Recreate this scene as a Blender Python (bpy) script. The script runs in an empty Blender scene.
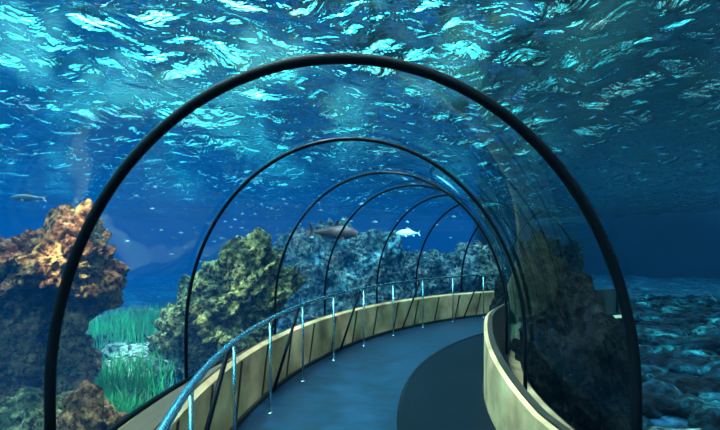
import bpy, bmesh, math, random
import numpy as np
from mathutils import Vector, Euler, noise
random.seed(4); np.random.seed(11)
sc = bpy.context.scene
try:
    sc.view_settings.view_transform = 'Standard'
    sc.view_settings.look = 'None'
except Exception: pass

CX, CY = 7.85, 3.5
R_IN, R_OUT = 6.35, 9.70
SURF_Z = 4.7
BED_Z = -0.9
def P(r, t, z=0.0):
    return Vector((CX - r*math.cos(t), CY + r*math.sin(t), z))

# ---------------------------------------------------------------- helpers
def new_obj(name, verts, faces, mat=None, smooth=False, parent=None):
    me = bpy.data.meshes.new(name)
    me.from_pydata([tuple(v) for v in verts], [], faces)
    me.update()
    ob = bpy.data.objects.new(name, me)
    sc.collection.objects.link(ob)
    if mat: me.materials.append(mat)
    if smooth:
        me.polygons.foreach_set('use_smooth', [True]*len(me.polygons))
    if parent: ob.parent = parent
    return ob
def empty(name):
    e = bpy.data.objects.new(name, None); sc.collection.objects.link(e); return e

class NT:
    def __init__(s, name):
        s.m = bpy.data.materials.new(name); s.m.use_nodes = True
        s.t = s.m.node_tree; s.t.nodes.clear()
        s.out = s.t.nodes.new('ShaderNodeOutputMaterial')
    def n(s, typ, **kw):
        nd = s.t.nodes.new('ShaderNode'+typ)
        for k, v in kw.items():
            if k in nd.inputs: nd.inputs[k].default_value = v
            else: setattr(nd, k, v)
        return nd
    def l(s, a, b): s.t.links.new(a, b)
def ramp(nt, fac, stops):
    r = nt.n('ValToRGB')
    e = r.color_ramp.elements
    while len(e) < len(stops): e.new(0.5)
    for i, (p, c) in enumerate(stops):
        e[i].position = p; e[i].color = (c[0], c[1], c[2], 1)
    nt.l(fac, r.inputs['Fac']); return r

def simple(name, col, rough=0.5, metal=0.0, nscale=8, var=0.25, bump=0.2, stops=None, detail=6, spec=0.5):
    nt = NT(name)
    p = nt.n('BsdfPrincipled'); p.inputs['Roughness'].default_value = rough
    p.inputs['Metallic'].default_value = metal
    p.inputs['Specular IOR Level'].default_value = spec
    tc = nt.n('TexCoord')
    no = nt.n('TexNoise'); no.inputs['Scale'].default_value = nscale; no.inputs['Detail'].default_value = detail
    nt.l(tc.outputs['Object'], no.inputs['Vector'])
    if stops is None:
        stops = [(0.3, [c*(1-var) for c in col]), (0.7, [min(1, c*(1+var)) for c in col])]
    r = ramp(nt, no.outputs['Fac'], stops)
    nt.l(r.outputs['Color'], p.inputs['Base Color'])
    if bump:
        b = nt.n('Bump'); b.inputs['Strength'].default_value = bump; b.inputs['Distance'].default_value = 0.05
        nt.l(no.outputs['Fac'], b.inputs['Height']); nt.l(b.outputs['Normal'], p.inputs['Normal'])
    nt.l(p.outputs[0], nt.out.inputs['Surface'])
    return nt.m

m_black = simple('black_painted_steel', (0.002, 0.003, 0.005), 0.5, 0.0, bump=0, spec=0.05)
m_steel = simple('brushed_steel', (0.6, 0.82, 0.9), 0.22, 1.0, nscale=20, var=0.1, bump=0)
m_conc = simple('beige_concrete', (0.62, 0.47, 0.27), 0.75, 0, nscale=2.5, bump=0.2, spec=0.15,
                stops=[(0.30, (0.18, 0.10, 0.05)), (0.5, (0.36, 0.22, 0.115)), (0.70, (0.54, 0.35, 0.195))])
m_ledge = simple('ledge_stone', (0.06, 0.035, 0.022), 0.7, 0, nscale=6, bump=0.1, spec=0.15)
m_floor = simple('blue_floor', (0.001, 0.013, 0.032), 0.42, 0, nscale=5, var=0.6, bump=0.08, spec=0.2)
m_walk = simple('walkway_rubber', (0.0008, 0.003, 0.006), 0.5, 0, nscale=30, bump=0.05, spec=0.05)
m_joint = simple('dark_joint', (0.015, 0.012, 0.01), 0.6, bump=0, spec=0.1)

def rockmat(name, a, b, c, d, sc_=2.2):
    nt = NT(name)
    p = nt.n('BsdfPrincipled'); p.inputs['Roughness'].default_value = 0.9
    p.inputs['Specular IOR Level'].default_value = 0.08
    tc = nt.n('TexCoord')
    n1 = nt.n('TexNoise'); n1.inputs['Scale'].default_value = sc_; n1.inputs['Detail'].default_value = 10; n1.inputs['Roughness'].default_value = 0.7
    n2 = nt.n('TexNoise'); n2.inputs['Scale'].default_value = sc_*5; n2.inputs['Detail'].default_value = 8; n2.inputs['Roughness'].default_value = 0.7
    vo = nt.n('TexVoronoi'); vo.inputs['Scale'].default_value = sc_*4
    for x in (n1, n2, vo): nt.l(tc.outputs['Object'], x.inputs['Vector'])
    r1 = ramp(nt, n1.outputs['Fac'], [(0.35, a), (0.47, b), (0.56, c), (0.68, d)])
    r2 = ramp(nt, n2.outputs['Fac'], [(0.42, (0.04, 0.04, 0.04)), (0.58, (1.0, 1.0, 1.0))])
    mx = nt.n('MixRGB', blend_type='MULTIPLY'); mx.inputs[0].default_value = 1
    nt.l(r1.outputs[0], mx.inputs[1]); nt.l(r2.outputs[0], mx.inputs[2])
    nt.l(mx.outputs[0], p.inputs['Base Color'])
    ad = nt.n('Math', operation='ADD'); nt.l(n2.outputs['Fac'], ad.inputs[0]); nt.l(vo.outputs['Distance'], ad.inputs[1])
    b_ = nt.n('Bump'); b_.inputs['Strength'].default_value = 1.0; b_.inputs['Distance'].default_value = 0.15
    nt.l(ad.outputs[0], b_.inputs['Height']); nt.l(b_.outputs[0], p.inputs['Normal'])
    nt.l(p.outputs[0], nt.out.inputs['Surface'])
    return nt.m
m_rockA = rockmat('coral_rock_warm', (0.03, 0.015, 0.012), (0.36, 0.14, 0.07), (0.72, 0.33, 0.13), (0.32, 0.28, 0.10))
m_rockB = rockmat('coral_rock_green', (0.01, 0.015, 0.008), (0.09, 0.11, 0.05), (0.34, 0.31, 0.12), (0.26, 0.13, 0.07))
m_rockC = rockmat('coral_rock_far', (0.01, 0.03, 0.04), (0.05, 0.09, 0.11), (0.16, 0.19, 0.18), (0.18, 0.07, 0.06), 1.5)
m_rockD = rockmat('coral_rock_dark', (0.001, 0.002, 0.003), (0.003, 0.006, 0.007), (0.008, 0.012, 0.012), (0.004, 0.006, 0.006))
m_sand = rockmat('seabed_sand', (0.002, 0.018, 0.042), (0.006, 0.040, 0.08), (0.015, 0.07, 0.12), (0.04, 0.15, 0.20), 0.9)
m_patch = rockmat('white_sand', (0.3, 0.4, 0.35), (0.6, 0.65, 0.55), (0.8, 0.85, 0.75), (0.95, 0.95, 0.9), 1.6)

# ---------------------------------------------------------------- sweeps
def tube(name, pts, rad, mat, closed=False, seg=10, parent=None, up=Vector((0, 0, 1))):
    vs, fs = [], []
    n = len(pts)
    prevx = None
    for i, p in enumerate(pts):
        a = pts[max(0, i-1)]; b = pts[min(n-1, i+1)]
        t = (b-a).normalized()
        if prevx is None:
            x = t.cross(up)
            if x.length < 1e-3: x = t.cross(Vector((1, 0, 0)))
        else:
            x = prevx - t*prevx.dot(t)
        x.normalize(); prevx = x
        y = t.cross(x)
        for k in range(seg):
            an = 2*math.pi*k/seg
            vs.append(p + x*math.cos(an)*rad + y*math.sin(an)*rad)
    for i in range(n-1):
        for k in range(seg):
            k2 = (k+1) % seg
            fs.append((i*seg+k, i*seg+k2, (i+1)*seg+k2, (i+1)*seg+k))
    fs.append(tuple(range(seg))[::-1]); fs.append(tuple((n-1)*seg+k for k in range(seg)))
    return new_obj(name, vs, fs, mat, True, parent)

def ring_section(name, sec, t0, t1, n, mat, parent=None, smooth=False):
    vs, fs = [], []
    fn = sec if callable(sec) else (lambda t: sec)
    m = len(fn(0))
    for i in range(n+1):
        t = t0+(t1-t0)*i/n
        for r, z in fn(t): vs.append(P(r, t, z))
    for i in range(n):
        for k in range(m):
            k2 = (k+1) % m
            fs.append((i*m+k, (i+1)*m+k, (i+1)*m+k2, i*m+k2))
    fs.append(tuple(range(m))); fs.append(tuple(n*m+k for k in range(m))[::-1])
    ob = new_obj(name, vs, fs, mat, smooth, parent)
    bm = bmesh.new(); bm.from_mesh(ob.data); bmesh.ops.recalc_face_normals(bm, faces=bm.faces); bm.to_mesh(ob.data); bm.free()
    return ob

T0, T1 = -0.62, 1.19
NB = 120
ring_section('floor', [(6.65, -0.15), (8.995, -0.15), (8.995, 0.0), (6.65, 0.0)], T0, T1, NB, m_floor)
wk = empty('moving_walkway')
ring_section('belt', [(6.66, 0.001), (7.50, 0.001), (7.50, 0.018), (6.66, 0.018)], T0, T1, NB, m_walk, wk)
ring_section('edge_strip', [(7.50, 0.001), (7.54, 0.001), (7.54, 0.024), (7.50, 0.024)], T0, T1, NB, m_black, wk)

# parapets
LZ = 0.60
LO = 0.26
wo = empty('wall_left')
ring_section('parapet_body', [(9.00, BED_Z-0.2), (9.80, BED_Z-0.2), (9.80, LO-0.06), (9.66, LO-0.02), (9.08, LZ-0.02), (9.04, LZ), (9.00, LZ-0.03)], T0, T1, NB, m_conc, wo)
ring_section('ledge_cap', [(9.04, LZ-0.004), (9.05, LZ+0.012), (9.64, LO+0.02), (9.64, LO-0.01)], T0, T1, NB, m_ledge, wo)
for k in range(24):
    t = T0+0.02+k*0.083
    if t > T1-0.03: break
    a = [P(8.992, t-0.002, 0.02), P(8.992, t+0.002, 0.02), P(8.992, t+0.002+0.02, LZ-0.04), P(8.992, t-0.002+0.02, LZ-0.04)]
    b = [v + (P(9.01, t)-P(8.992, t)) for v in a]
    new_obj('panel_joint', a+b, [(0, 1, 2, 3), (4, 7, 6, 5), (0, 4, 5, 1), (1, 5, 6, 2), (2, 6, 7, 3), (3, 7, 4, 0)], m_joint, parent=wo)
ring_section('skirting', [(8.97, 0.002), (8.999, 0.002), (8.999, 0.05), (8.97, 0.05)], T0, T1, NB, m_joint, wo)
wi = empty('wall_right')
def iz(t): return 0.45 + 0.32*min(1, max(0, (t+0.05)/0.4))
ring_section('parapet_body', lambda t: [(6.22, BED_Z-0.2), (6.64, BED_Z-0.2), (6.64, iz(t)-0.01), (6.60, iz(t)), (6.55, iz(t)), (6.42, 0.28), (6.22, 0.24)], T0, T1, NB, m_conc, wi)
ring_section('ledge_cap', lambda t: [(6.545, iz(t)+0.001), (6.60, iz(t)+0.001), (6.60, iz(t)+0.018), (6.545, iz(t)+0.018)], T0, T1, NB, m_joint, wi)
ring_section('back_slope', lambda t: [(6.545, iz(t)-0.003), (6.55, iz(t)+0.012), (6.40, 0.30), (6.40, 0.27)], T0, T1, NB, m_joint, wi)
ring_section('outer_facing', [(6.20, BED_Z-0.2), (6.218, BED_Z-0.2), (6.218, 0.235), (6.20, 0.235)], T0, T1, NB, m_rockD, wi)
tube('base_seal', [P(R_OUT-0.03, T0+(T1-T0)*i/NB, LO+0.03) for i in range(NB+1)], 0.026, m_black, parent=wo)
tube('base_seal', [P(R_IN+0.03, T0+(T1-T0)*i/NB, 0.30) for i in range(NB+1)], 0.028, m_black, parent=wi)

# ---------------------------------------------------------------- tunnel acrylic + arches
RC = (R_IN+R_OUT)/2; HW = (R_OUT-R_IN)/2
EC, EH = 0.78, 1.92
def prof(a, off=0.0):
    return RC - (HW+off)*math.cos(a), EC + (EH+off)*math.sin(a)
def arch_pts(t_in, t_out, off=-0.03, n=60):
    pts = []
    r, z = prof(0, off); pts.append(P(r, t_in, 0.30))
    for i in range(n+1):
        a = math.pi*i/n
        r, z = prof(a, off)
        t = t_in + (t_out-t_in)*(r-R_IN)/(R_OUT-R_IN)
        pts.append(P(r, t, z))
    r, z = prof(math.pi, off); pts.append(P(r, t_out, LO+0.03))
    return pts
arches = [(-0.155, -0.095, 0.030), (0.09, 0.11, 0.018), (0.33, 0.34, 0.018), (0.50, 0.50, 0.018),
          (0.685, 0.685, 0.020), (0.83, 0.83, 0.022), (1.0, 1.0, 0.024), (1.17, 1.17, 0.025), (-0.36, -0.33, 0.03)]
for ti, to, rad in arches:
    tube('tunnel_arch_rib', arch_pts(ti, to), rad, m_black, seg=12, up=Vector((0.3, 1, 0)))

nt = NT('clear_acrylic')
tr = nt.n('BsdfTransparent'); tr.inputs[0].default_value = (0.93, 0.98, 0.99, 1)
gl = nt.n('BsdfGlossy'); gl.inputs['Roughness'].default_value = 0.02; gl.inputs[0].default_value = (0.6, 0.95, 1, 1)
lw = nt.n('LayerWeight'); lw.inputs['Blend'].default_value = 0.5
pw = nt.n('Math', operation='POWER'); nt.l(lw.outputs['Facing'], pw.inputs[0]); pw.inputs[1].default_value = 4.5
ml = nt.n('Math', operation='MULTIPLY_ADD'); nt.l(pw.outputs[0], ml.inputs[0]); ml.inputs[1].default_value = 0.7; ml.inputs[2].default_value = 0.03
tc = nt.n('TexCoord'); no = nt.n('TexNoise'); no.inputs['Scale'].default_value = 0.8
nt.l(tc.outputs['Object'], no.inputs['Vector'])
bp = nt.n('Bump'); bp.inputs['Strength'].default_value = 0.06; bp.inputs['Distance'].default_value = 0.1
nt.l(no.outputs['Fac'], bp.inputs['Height']); nt.l(bp.outputs[0], gl.inputs['Normal'])
mx = nt.n('MixShader'); nt.l(ml.outputs[0], mx.inputs[0]); nt.l(tr.outputs[0], mx.inputs[1]); nt.l(gl.outputs[0], mx.inputs[2])
nt.l(mx.outputs[0], nt.out.inputs['Surface'])
m_acr = nt.m
vs, fs = [], []; NP = 48
for i in range(NB+1):
    t = T0+(T1-T0)*i/NB
    vs.append(P(prof(0)[0], t, 0.28))
    for k in range(NP+1):
        r, z = prof(math.pi*k/NP); vs.append(P(r, t, z))
    vs.append(P(prof(math.pi)[0], t, LO))
M = NP+3
for i in range(NB):
    for k in range(M-1):
        fs.append((i*M+k, i*M+k+1, (i+1)*M+k+1, (i+1)*M+k))
new_obj('acrylic_tunnel_vault', vs, fs, m_acr, True)

# ---------------------------------------------------------------- handrail
hr = empty('handrail')
RR = 8.78
def rz(t): return 0.93 + 0.10*min(1, max(0, (t-0.1)/0.9))
tube('top_rail', [P(RR, T0+(T1-0.02-T0)*i/NB, rz(T0+(T1-0.02-T0)*i/NB)) for i in range(NB+1)], 0.022, m_steel, parent=hr)
t = -0.52; k = 0
while t < T1-0.05:
    tube('post', [P(RR, t, 0.0), P(RR, t, rz(t)-0.02)], 0.013, m_steel, parent=hr)
    tube('post_foot', [P(RR, t, 0.001), P(RR, t, 0.015)], 0.035, m_steel, parent=hr)
    if k % 2 == 0:
        tube('brace', [P(8.96, t-0.055, 0.02), P(RR+0.02, t-0.01, rz(t)-0.03)], 0.018, m_black, parent=hr)
    t += 0.125; k += 1

# ---------------------------------------------------------------- rocks
def rock(name, c, size, mat, seed=0, sub=6, rough=0.38, lean=(0, 0), fine=1.0):
    bm = bmesh.new(); bmesh.ops.create_icosphere(bm, subdivisions=sub, radius=1.0)
    off = Vector((seed*7.3, seed*3.1, seed*1.7))
    for v in bm.verts:
        d = v.co.normalized()
        f = 1 + rough*noise.fractal(d*1.3+off, 0.9, 2.0, 3)*1.1
        f += 0.26*abs(noise.noise(d*3.3+off)) - 0.08
        f += 0.14*abs(noise.noise(d*7.5+off)) + 0.07*abs(noise.noise(d*16+off))
        f += 0.04*fine*noise.fractal(d*20+off, 0.8, 2.1, 3)
        co = d*f
        co = Vector((co.x*size[0], co.y*size[1], co.z*size[2]))
        h = co.z/size[2]
        co.x += lean[0]*h; co.y += lean[1]*h
        v.co = co
    me = bpy.data.meshes.new(name); bm.to_mesh(me); bm.free()
    me.polygons.foreach_set('use_smooth', [True]*len(me.polygons))
    me.materials.append(mat)
    ob = bpy.data.objects.new(name, me); ob.location = c; sc.collection.objects.link(ob); return ob
rock('coral_rock', (-4.40, 6.4, 1.22), (0.75, 0.8, 0.82), m_rockA, 1, lean=(0.3, 0))
rock('coral_rock', (-4.85, 6.6, -0.1), (0.75, 0.8, 1.1), m_rockA, 4, lean=(0.25, 0))
rock('coral_rock', (-6.2, 6.9, 0.3), (1.0, 1.0, 1.5), m_rockA, 2, lean=(0.2, 0))
rock('coral_rock', (-2.5, 9.3, 0.55), (1.0, 0.9, 1.2), m_rockB, 3, lean=(0.5, 0.1))
rock('coral_rock', (-3.0, 9.4, -0.4), (1.1, 0.9, 1.2), m_rockB, 5)
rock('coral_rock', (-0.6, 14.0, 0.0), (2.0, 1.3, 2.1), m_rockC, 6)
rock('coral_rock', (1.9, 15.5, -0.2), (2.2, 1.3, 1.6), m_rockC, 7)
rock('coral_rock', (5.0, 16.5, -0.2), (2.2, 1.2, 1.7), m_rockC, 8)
rock('coral_rock', (-2.95, 4.9, -0.55), (0.38, 0.4, 0.62), m_rockA, 9, sub=5)
rock('coral_rock', (-3.9, 5.5, -0.75), (0.7, 0.5, 0.55), m_rockB, 10, sub=5)
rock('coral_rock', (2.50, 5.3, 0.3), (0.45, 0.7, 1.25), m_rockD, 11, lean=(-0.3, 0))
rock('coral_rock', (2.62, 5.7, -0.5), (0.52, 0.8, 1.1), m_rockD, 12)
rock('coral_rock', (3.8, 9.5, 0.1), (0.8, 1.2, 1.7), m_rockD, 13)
base = bmesh.new(); bmesh.ops.create_icosphere(base, subdivisions=2, radius=1.0)
bv = [v.co.copy() for v in base.verts]; bf = [tuple(v.index for v in f.verts) for f in base.faces]; base.free()
def in_tunnel(x, y):
    r = math.hypot(x-CX, y-CY)
    th = math.atan2(y-CY, CX-x)
    return 5.9 < r < 10.15 and T0-0.1 < th < T1+0.1
def bedz(x, y):
    p = Vector((x*0.35, y*0.35, 0))
    z = BED_Z + 0.25*noise.noise(p) + 0.06*noise.noise(p*5)
    if x < -2: z += 0.06*min(3, max(0, y-7))
    if x > 3 and y > 2: z += min(0.3, 0.06*(x-3))
    return z
def rubble(name, n, region, mat, s0=0.07, s1=0.30):
    vs, fs = [], []; cnt = 0
    while cnt < n:
        x, y = region()
        if in_tunnel(x, y): continue
        s = random.uniform(s0, s1)
        o = len(vs); so = Vector((cnt*1.3, cnt*0.7, 0)); zb = bedz(x, y)
        for d in bv:
            f = 1+0.5*noise.noise(d*1.5+so)
            vs.append(Vector((x+d.x*f*s*1.3, y+d.y*f*s*1.1, zb+0.06+d.z*f*s*0.7)))
        fs += [tuple(i+o for i in f) for f in bf]
        cnt += 1
    new_obj(name, vs, fs, mat, True)
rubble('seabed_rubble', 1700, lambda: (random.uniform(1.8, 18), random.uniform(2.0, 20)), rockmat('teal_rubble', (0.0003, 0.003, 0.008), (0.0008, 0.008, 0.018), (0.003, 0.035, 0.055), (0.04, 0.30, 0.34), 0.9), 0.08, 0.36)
rubble('seabed_rubble', 420, lambda: (random.uniform(-9, 4), random.uniform(4, 18)), rockmat('rubble', (0.02, 0.05, 0.05), (0.05, 0.11, 0.12), (0.16, 0.22, 0.2), (0.4, 0.45, 0.38), 1.6))
rubble('white_sand_stones', 110, lambda: (random.gauss(-4.55, 0.3), random.gauss(9.6, 0.8)), m_patch, 0.08, 0.24)

# seabed
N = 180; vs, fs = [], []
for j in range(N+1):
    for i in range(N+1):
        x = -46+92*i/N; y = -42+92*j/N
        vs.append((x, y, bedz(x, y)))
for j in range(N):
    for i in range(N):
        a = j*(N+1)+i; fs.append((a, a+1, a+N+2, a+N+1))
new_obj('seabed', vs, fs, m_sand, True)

# sea grass
def grass(cx, cy, wx, wy, n, h0, h1, name, mat):
    vs, fs = [], []
    for _ in range(n):
        x = cx+random.gauss(0, wx); y = cy+random.gauss(0, wy)
        if in_tunnel(x, y): continue
        zb = bedz(x, y)-0.02
        h = random.uniform(h0, h1); an = random.uniform(0, math.pi)
        dx, dy = math.cos(an), math.sin(an); w = random.uniform(0.008, 0.02)
        bx, by = random.gauss(0, 0.10), random.gauss(0, 0.10)
        o = len(vs)
        for k in range(5):
            f = k/4; ww = w*(1-f*0.85)
            px, py, pz = x+bx*f*f, y+by*f*f, zb+h*f
            vs += [(px-dx*ww, py-dy*ww, pz), (px+dx*ww, py+dy*ww, pz)]
        for k in range(4):
            fs.append((o+2*k, o+2*k+1, o+2*k+3, o+2*k+2))
    new_obj(name, vs, fs, mat)
m_grass = simple('seagrass_green', (0.015, 0.24, 0.08), 0.6, nscale=2, var=0.8, bump=0)
grass(-4.2, 7.6, 0.4, 0.5, 1300, 0.2, 0.6, 'seagrass', m_grass)
grass(-5.8, 12.5, 1.1, 1.0, 2200, 0.3, 0.8, 'seagrass', m_grass)
grass(-3.4, 6.4, 0.25, 0.3, 500, 0.2, 0.45, 'seagrass', m_grass)

# ---------------------------------------------------------------- fish
def fish_geo(L, deep=0.28, shark=False):
    vs, fs = [], []; S = 12
    st = [(0, .02), (.04, .30), (.12, .62), (.25, .95), (.38, 1.0), (.55, .80), (.7, .52), (.82, .28), (.9, .16)]
    for x, h in st:
        hh = h*deep*L*0.5; ww = hh*(0.85 if shark else 0.5)
        for k in range(S):
            a = 2*math.pi*k/S
            vs.append(Vector((L*(0.5-x), ww*math.cos(a), hh*math.sin(a))))
    for i in range(len(st)-1):
        for k in range(S):
            fs.append((i*S+k, i*S+(k+1) % S, (i+1)*S+(k+1) % S, (i+1)*S+k))
    fs.append(tuple(range(S))); fs.append(tuple((len(st)-1)*S+k for k in range(S)))
    def fin(pts):
        o = len(vs); th = 0.006*L
        for p in pts: vs.append(Vector(p)*L+Vector((0, th, 0)))
        for p in pts: vs.append(Vector(p)*L-Vector((0, th, 0)))
        n = len(pts)
        fs.append(tuple(range(o, o+n))); fs.append(tuple(range(o+n, o+2*n))[::-1])
        for i in range(n): fs.append((o+i, o+(i+1) % n, o+n+(i+1) % n, o+n+i))
    d = deep*0.5
    fin([(-.38, 0, .02), (-.50, 0, .17 if shark else .14), (-.46, 0, 0), (-.50, 0, -.10 if shark else -.14), (-.38, 0, -.02)])
    fin([(.14, 0, d*.9), (.06, 0, d+.10), (-.02, 0, d+.07 if not shark else d*.9), (-.16, 0, d*.6)])
    fin([(-.16, 0, -d*.6), (-.24, 0, -d*.6-.05), (-.27, 0, -d*.3)])
    for s in (1, -1):
        fin([(.18, s*d*.4, -d*.5), (.05, s*(d*.5+.12), -d*.9-.03), (.08, s*d*.4, -d*.6)])
    return vs, fs
def fish(name, loc, L, yaw, mat, deep=0.28, pitch=0, shark=False):
    vs, fs = fish_geo(L, deep, shark)
    ob = new_obj(name, vs, fs, mat, True)
    ob.location = loc; ob.rotation_euler = (0, pitch, yaw); return ob
def school(name, items, mat):
    V, F = [], []
    for loc, L, yaw in items:
        vs, fs = fish_geo(L, 0.3); R = Euler((0, random.uniform(-.15, .15), yaw)).to_matrix(); o = len(V)
        V += [R @ v + Vector(loc) for v in vs]; F += [tuple(i+o for i in f) for f in fs]
    new_obj(name, V, F, mat, True)
m_pale = simple('pale_fish_skin', (0.85, 0.9, 0.9), 0.4, nscale=4, var=0.1, bump=0)
m_silv = simple('silver_fish_skin', (0.25, 0.38, 0.45), 0.4, nscale=4, var=0.1, bump=0)
m_dkf = simple('dark_fish_skin', (0.02, 0.05, 0.09), 0.4, nscale=4, var=0.3, bump=0)
m_brf = simple('brown_fish_skin', (0.10, 0.035, 0.03), 0.6, nscale=5, var=0.5, bump=0, spec=0.15)
fish('pale_fish', (1.35, 12.6, 2.10), 0.68, math.radians(175), m_pale, 0.30)
fish('sandbar_shark', (-0.7, 12.2, 2.1), 1.6, math.radians(35), m_brf, 0.24, shark=True)
fish('grey_fish', (-5.6, 7.6, 2.5), 0.6, math.radians(185), m_dkf, 0.2)
school('fish_school', [((random.gauss(-3.2, 1.4), random.uniform(11, 16), random.gauss(2.1, 0.5)), random.uniform(0.10, 0.22), random.gauss(2.9, 0.25)) for _ in range(55)], m_dkf)
school('silver_fish_school', [((random.uniform(-6, 3), random.uniform(10, 16), random.gauss(2.4, 0.5)), random.uniform(0.08, 0.16), random.gauss(0.2, 0.3)) for _ in range(50)], m_silv)

# ---------------------------------------------------------------- tank wall
vs, fs = [], []; K = 96; TR = 42
for k in range(K):
    a = 2*math.pi*k/K
    for z in (BED_Z-1, SURF_Z+1.5): vs.append((TR*math.cos(a), 4+TR*math.sin(a), z))
for k in range(K):
    a = 2*k; b = 2*((k+1) % K); fs.append((a, a+1, b+1, b))
new_obj('wall_tank', vs, fs, simple('tank_blue_paint', (0.002, 0.012, 0.035), 0.9, nscale=0.3, var=0.3, bump=0), True)

# ---------------------------------------------------------------- water surface
N = 640
u = np.linspace(-1, 1, N+1)
g = 10.0*u + 34.0*np.sign(u)*np.abs(u)**3.2
X, Y = np.meshgrid(g, g+5.0)
H = np.zeros_like(X)
for i in range(80):
    lam = 0.34*(3.2/0.34)**np.random.uniform(0, 1); k = 2*math.pi/lam
    a = np.random.uniform(0, 2*math.pi)
    amp = 0.0079*lam
    H += amp*np.sin(k*(X*math.cos(a)+Y*math.sin(a)) + np.random.uniform(0, 6.28))
co = np.stack([X.ravel(), Y.ravel(), (SURF_Z+H).ravel()], 1)
me = bpy.data.meshes.new('water_surface')
idx = np.arange((N+1)*(N+1)).reshape(N+1, N+1)
F = np.stack([idx[:-1, :-1].ravel(), idx[:-1, 1:].ravel(), idx[1:, 1:].ravel(), idx[1:, :-1].ravel()], 1)
me.from_pydata(co.tolist(), [], F.tolist()); me.update()
me.polygons.foreach_set('use_smooth', [True]*len(me.polygons))
ws = bpy.data.objects.new('water_surface', me); sc.collection.objects.link(ws)
nt = NT('rippled_water')
g = nt.n('BsdfGlass'); g.inputs['IOR'].default_value = 1.33; g.inputs['Roughness'].default_value = 0.0
g.inputs['Color'].default_value = (0.95, 1, 1, 1)
tc = nt.n('TexCoord'); n1 = nt.n('TexNoise'); n1.inputs['Scale'].default_value = 2.1; n1.inputs['Detail'].default_value = 4; n1.inputs['Roughness'].default_value = 0.5; n1.inputs['Distortion'].default_value = 0.8
nt.l(tc.outputs['Object'], n1.inputs['Vector'])
bp = nt.n('Bump'); bp.inputs['Strength'].default_value = 1.0; bp.inputs['Distance'].default_value = 0.22
nt.l(n1.outputs['Fac'], bp.inputs['Height']); nt.l(bp.outputs[0], g.inputs['Normal'])
tr = nt.n('BsdfTransparent')
mx = nt.n('MixShader'); mx.inputs[0].default_value = 0.012
nt.l(g.outputs[0], mx.inputs[1]); nt.l(tr.outputs[0], mx.inputs[2]); nt.l(mx.outputs[0], nt.out.inputs['Surface'])
me.materials.append(nt.m)

# ---------------------------------------------------------------- water volumes with emitted glow
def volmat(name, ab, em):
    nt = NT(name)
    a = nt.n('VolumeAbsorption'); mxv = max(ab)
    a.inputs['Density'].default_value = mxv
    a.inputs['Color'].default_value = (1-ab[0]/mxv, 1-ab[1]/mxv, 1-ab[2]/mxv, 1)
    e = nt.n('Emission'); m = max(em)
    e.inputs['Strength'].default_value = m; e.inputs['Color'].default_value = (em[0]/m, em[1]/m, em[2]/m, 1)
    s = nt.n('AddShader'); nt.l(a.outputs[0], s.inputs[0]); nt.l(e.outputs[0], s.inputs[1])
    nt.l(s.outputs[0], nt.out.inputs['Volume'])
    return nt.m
def prism(name, poly, z0, z1, mat):
    n = len(poly)
    vs = [(x, y, z0) for x, y in poly]+[(x, y, z1) for x, y in poly]
    fs = [tuple(range(n))[::-1], tuple(range(n, 2*n))]+[(i, (i+1) % n, (i+1) % n+n, i+n) for i in range(n)]
    ob = new_obj(name, vs, fs, mat)
    bm = bmesh.new(); bm.from_mesh(ob.data); bmesh.ops.recalc_face_normals(bm, faces=bm.faces); bm.to_mesh(ob.data); bm.free()
    return ob
prism('water_body', [(-41, -38), (41, -38), (41, 47), (-41, 47)], BED_Z-1.5, SURF_Z-0.55, volmat('water_glow_haze', (0.068, 0.032, 0.024), (0.00001, 0.00032, 0.0010)))  # faint emission stands in for light scattered in the water
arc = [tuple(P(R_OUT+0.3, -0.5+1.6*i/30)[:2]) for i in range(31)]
prism('outer_water_glow', arc+[(9.5, 38), (-38, 38), (-38, -2)], BED_Z-1.4, SURF_Z-0.56, volmat('outer_glow_haze', (0.03, 0.020, 0.015), (0.00005, 0.0066, 0.0210)))  # extra glowing volume, added to brighten the water left of the tunnel

# ---------------------------------------------------------------- lights
def sun(rot, e, col, ang=3):
    l = bpy.data.lights.new('sunlight', 'SUN'); l.energy = e; l.color = col; l.angle = math.radians(ang)
    o = bpy.data.objects.new('sunlight', l); o.rotation_euler = [math.radians(a) for a in rot]; sc.collection.objects.link(o)
sun((18, -14, 0), 22.0, (0.75, 0.92, 1.0))
def spot(loc, tgt, e, size, col, gobo=14.0, base=0.15):  # added unseen spots, no real fixtures; Voronoi pattern imitates caustics
    l = bpy.data.lights.new('added_caustic_spot', 'SPOT'); l.energy = e; l.color = col; l.spot_size = math.radians(size); l.spot_blend = 0.7; l.shadow_soft_size = 0.0
    l.use_nodes = True; t = l.node_tree; t.nodes.clear()
    out = t.nodes.new('ShaderNodeOutputLight'); em = t.nodes.new('ShaderNodeEmission'); t.links.new(em.outputs[0], out.inputs[0])
    tc = t.nodes.new('ShaderNodeTexCoord'); v = t.nodes.new('ShaderNodeTexVoronoi'); v.feature = 'SMOOTH_F1'; v.inputs['Scale'].default_value = gobo
    t.links.new(tc.outputs['Normal'], v.inputs['Vector'])
    p = t.nodes.new('ShaderNodeMath'); p.operation = 'POWER'; p.inputs[1].default_value = 3.5; t.links.new(v.outputs['Distance'], p.inputs[0])
    m = t.nodes.new('ShaderNodeMath'); m.operation = 'MULTIPLY_ADD'; m.inputs[1].default_value = 22.0; m.inputs[2].default_value = base
    t.links.new(p.outputs[0], m.inputs[0]); t.links.new(m.outputs[0], em.inputs['Strength'])
    o = bpy.data.objects.new('added_caustic_spot', l); o.location = loc
    o.rotation_euler = (Vector(tgt)-Vector(loc)).to_track_quat('-Z', 'Y').to_euler(); sc.collection.objects.link(o)
spot((-3.3, 4.9, 4.2), (-5.0, 7.2, 0.6), 1250, 90, (1, 0.78, 0.5), 9, 0.08)
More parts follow.
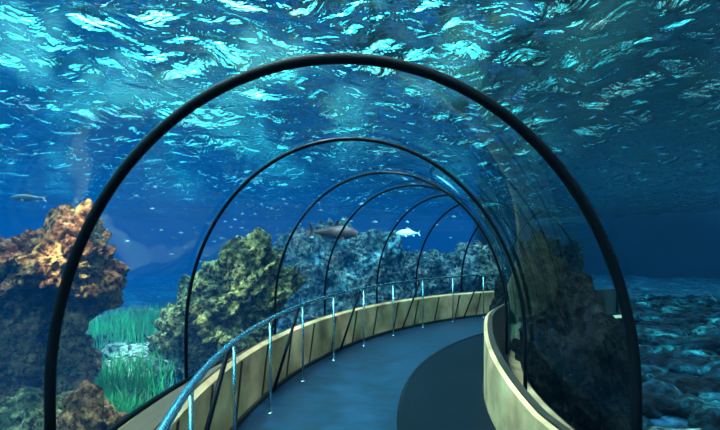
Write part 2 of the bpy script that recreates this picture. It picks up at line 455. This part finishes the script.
spot((-2.6, 7.0, 4.2), (-2.8, 9.6, 0), 750, 95, (1, 0.9, 0.62), 9, 0.08)
spot((-4.5, 9.5, 4.2), (-4.8, 10.5, -1), 1500, 110, (0.7, 1.0, 0.85), 8)
spot((1.0, 11.5, 4.2), (1.4, 14.5, 0), 950, 120, (0.4, 0.95, 1.0), 8)
spot((7.0, 5.5, 4.2), (7.5, 8, -1), 1800, 120, (0.2, 0.85, 1.0), 16, 0.02)
spot((-0.6, 4.6, 4.2), (0.6, 6.5, 0), 620, 110, (0.85, 0.88, 0.95), 12, 0.08)

# ---------------------------------------------------------------- world
w = bpy.data.worlds.new('aquarium_hall'); sc.world = w; w.use_nodes = True
t = w.node_tree; t.nodes.clear()
def n(ty): return t.nodes.new('ShaderNode'+ty)
out = n('OutputWorld'); bg = n('Background'); t.links.new(bg.outputs[0], out.inputs[0])
tc = n('TexCoord'); sx = n('SeparateXYZ'); t.links.new(tc.outputs['Generated'], sx.inputs[0])
r = n('ValToRGB'); e = r.color_ramp.elements
st = [(0.0, (0.006, 0.26, 0.44)), (0.2, (0.014, 0.50, 0.70)), (0.5, (0.09, 0.74, 0.88)), (0.9, (0.45, 0.95, 1.0))]
while len(e) < 4: e.new(0.5)
for i, (p, c) in enumerate(st): e[i].position = p; e[i].color = (*c, 1)
t.links.new(sx.outputs['Z'], r.inputs[0])
no = n('TexNoise'); no.inputs['Scale'].default_value = 8.0; no.inputs['Detail'].default_value = 2; t.links.new(tc.outputs['Generated'], no.inputs['Vector'])
rr = n('ValToRGB'); e = rr.color_ramp.elements
e.new(0.5)
e[0].position = 0.40; e[0].color = (0.07, 0.07, 0.08, 1); e[1].position = 0.51; e[1].color = (1.3, 1.3, 1.3, 1); e[2].position = 0.66; e[2].color = (50, 21, 15, 1)
t.links.new(no.outputs['Fac'], rr.inputs[0])
mr = n('MapRange'); mr.inputs['From Min'].default_value = -0.7; mr.inputs['From Max'].default_value = 0.5; mr.inputs['To Min'].default_value = 1.8; mr.inputs['To Max'].default_value = 0.055
t.links.new(sx.outputs['X'], mr.inputs['Value'])
m1 = n('MixRGB'); m1.blend_type = 'MULTIPLY'; m1.inputs[0].default_value = 1
t.links.new(r.outputs[0], m1.inputs[1]); t.links.new(rr.outputs[0], m1.inputs[2])
t.links.new(m1.outputs[0], bg.inputs['Color']); 
mm = n('Math'); mm.operation = 'MULTIPLY'; mm.inputs[1].default_value = 2.5; t.links.new(mr.outputs[0], mm.inputs[0])
t.links.new(mm.outputs[0], bg.inputs['Strength'])

# ---------------------------------------------------------------- camera
cam = bpy.data.cameras.new('camera'); co_ = bpy.data.objects.new('camera', cam); sc.collection.objects.link(co_)
cam.sensor_width = 36; cam.lens = 22.5; cam.shift_y = 36/720; cam.clip_start = 0.02
co_.location = (0, 0, 1.6); co_.rotation_euler = (math.radians(90), 0, 0)
sc.camera = co_
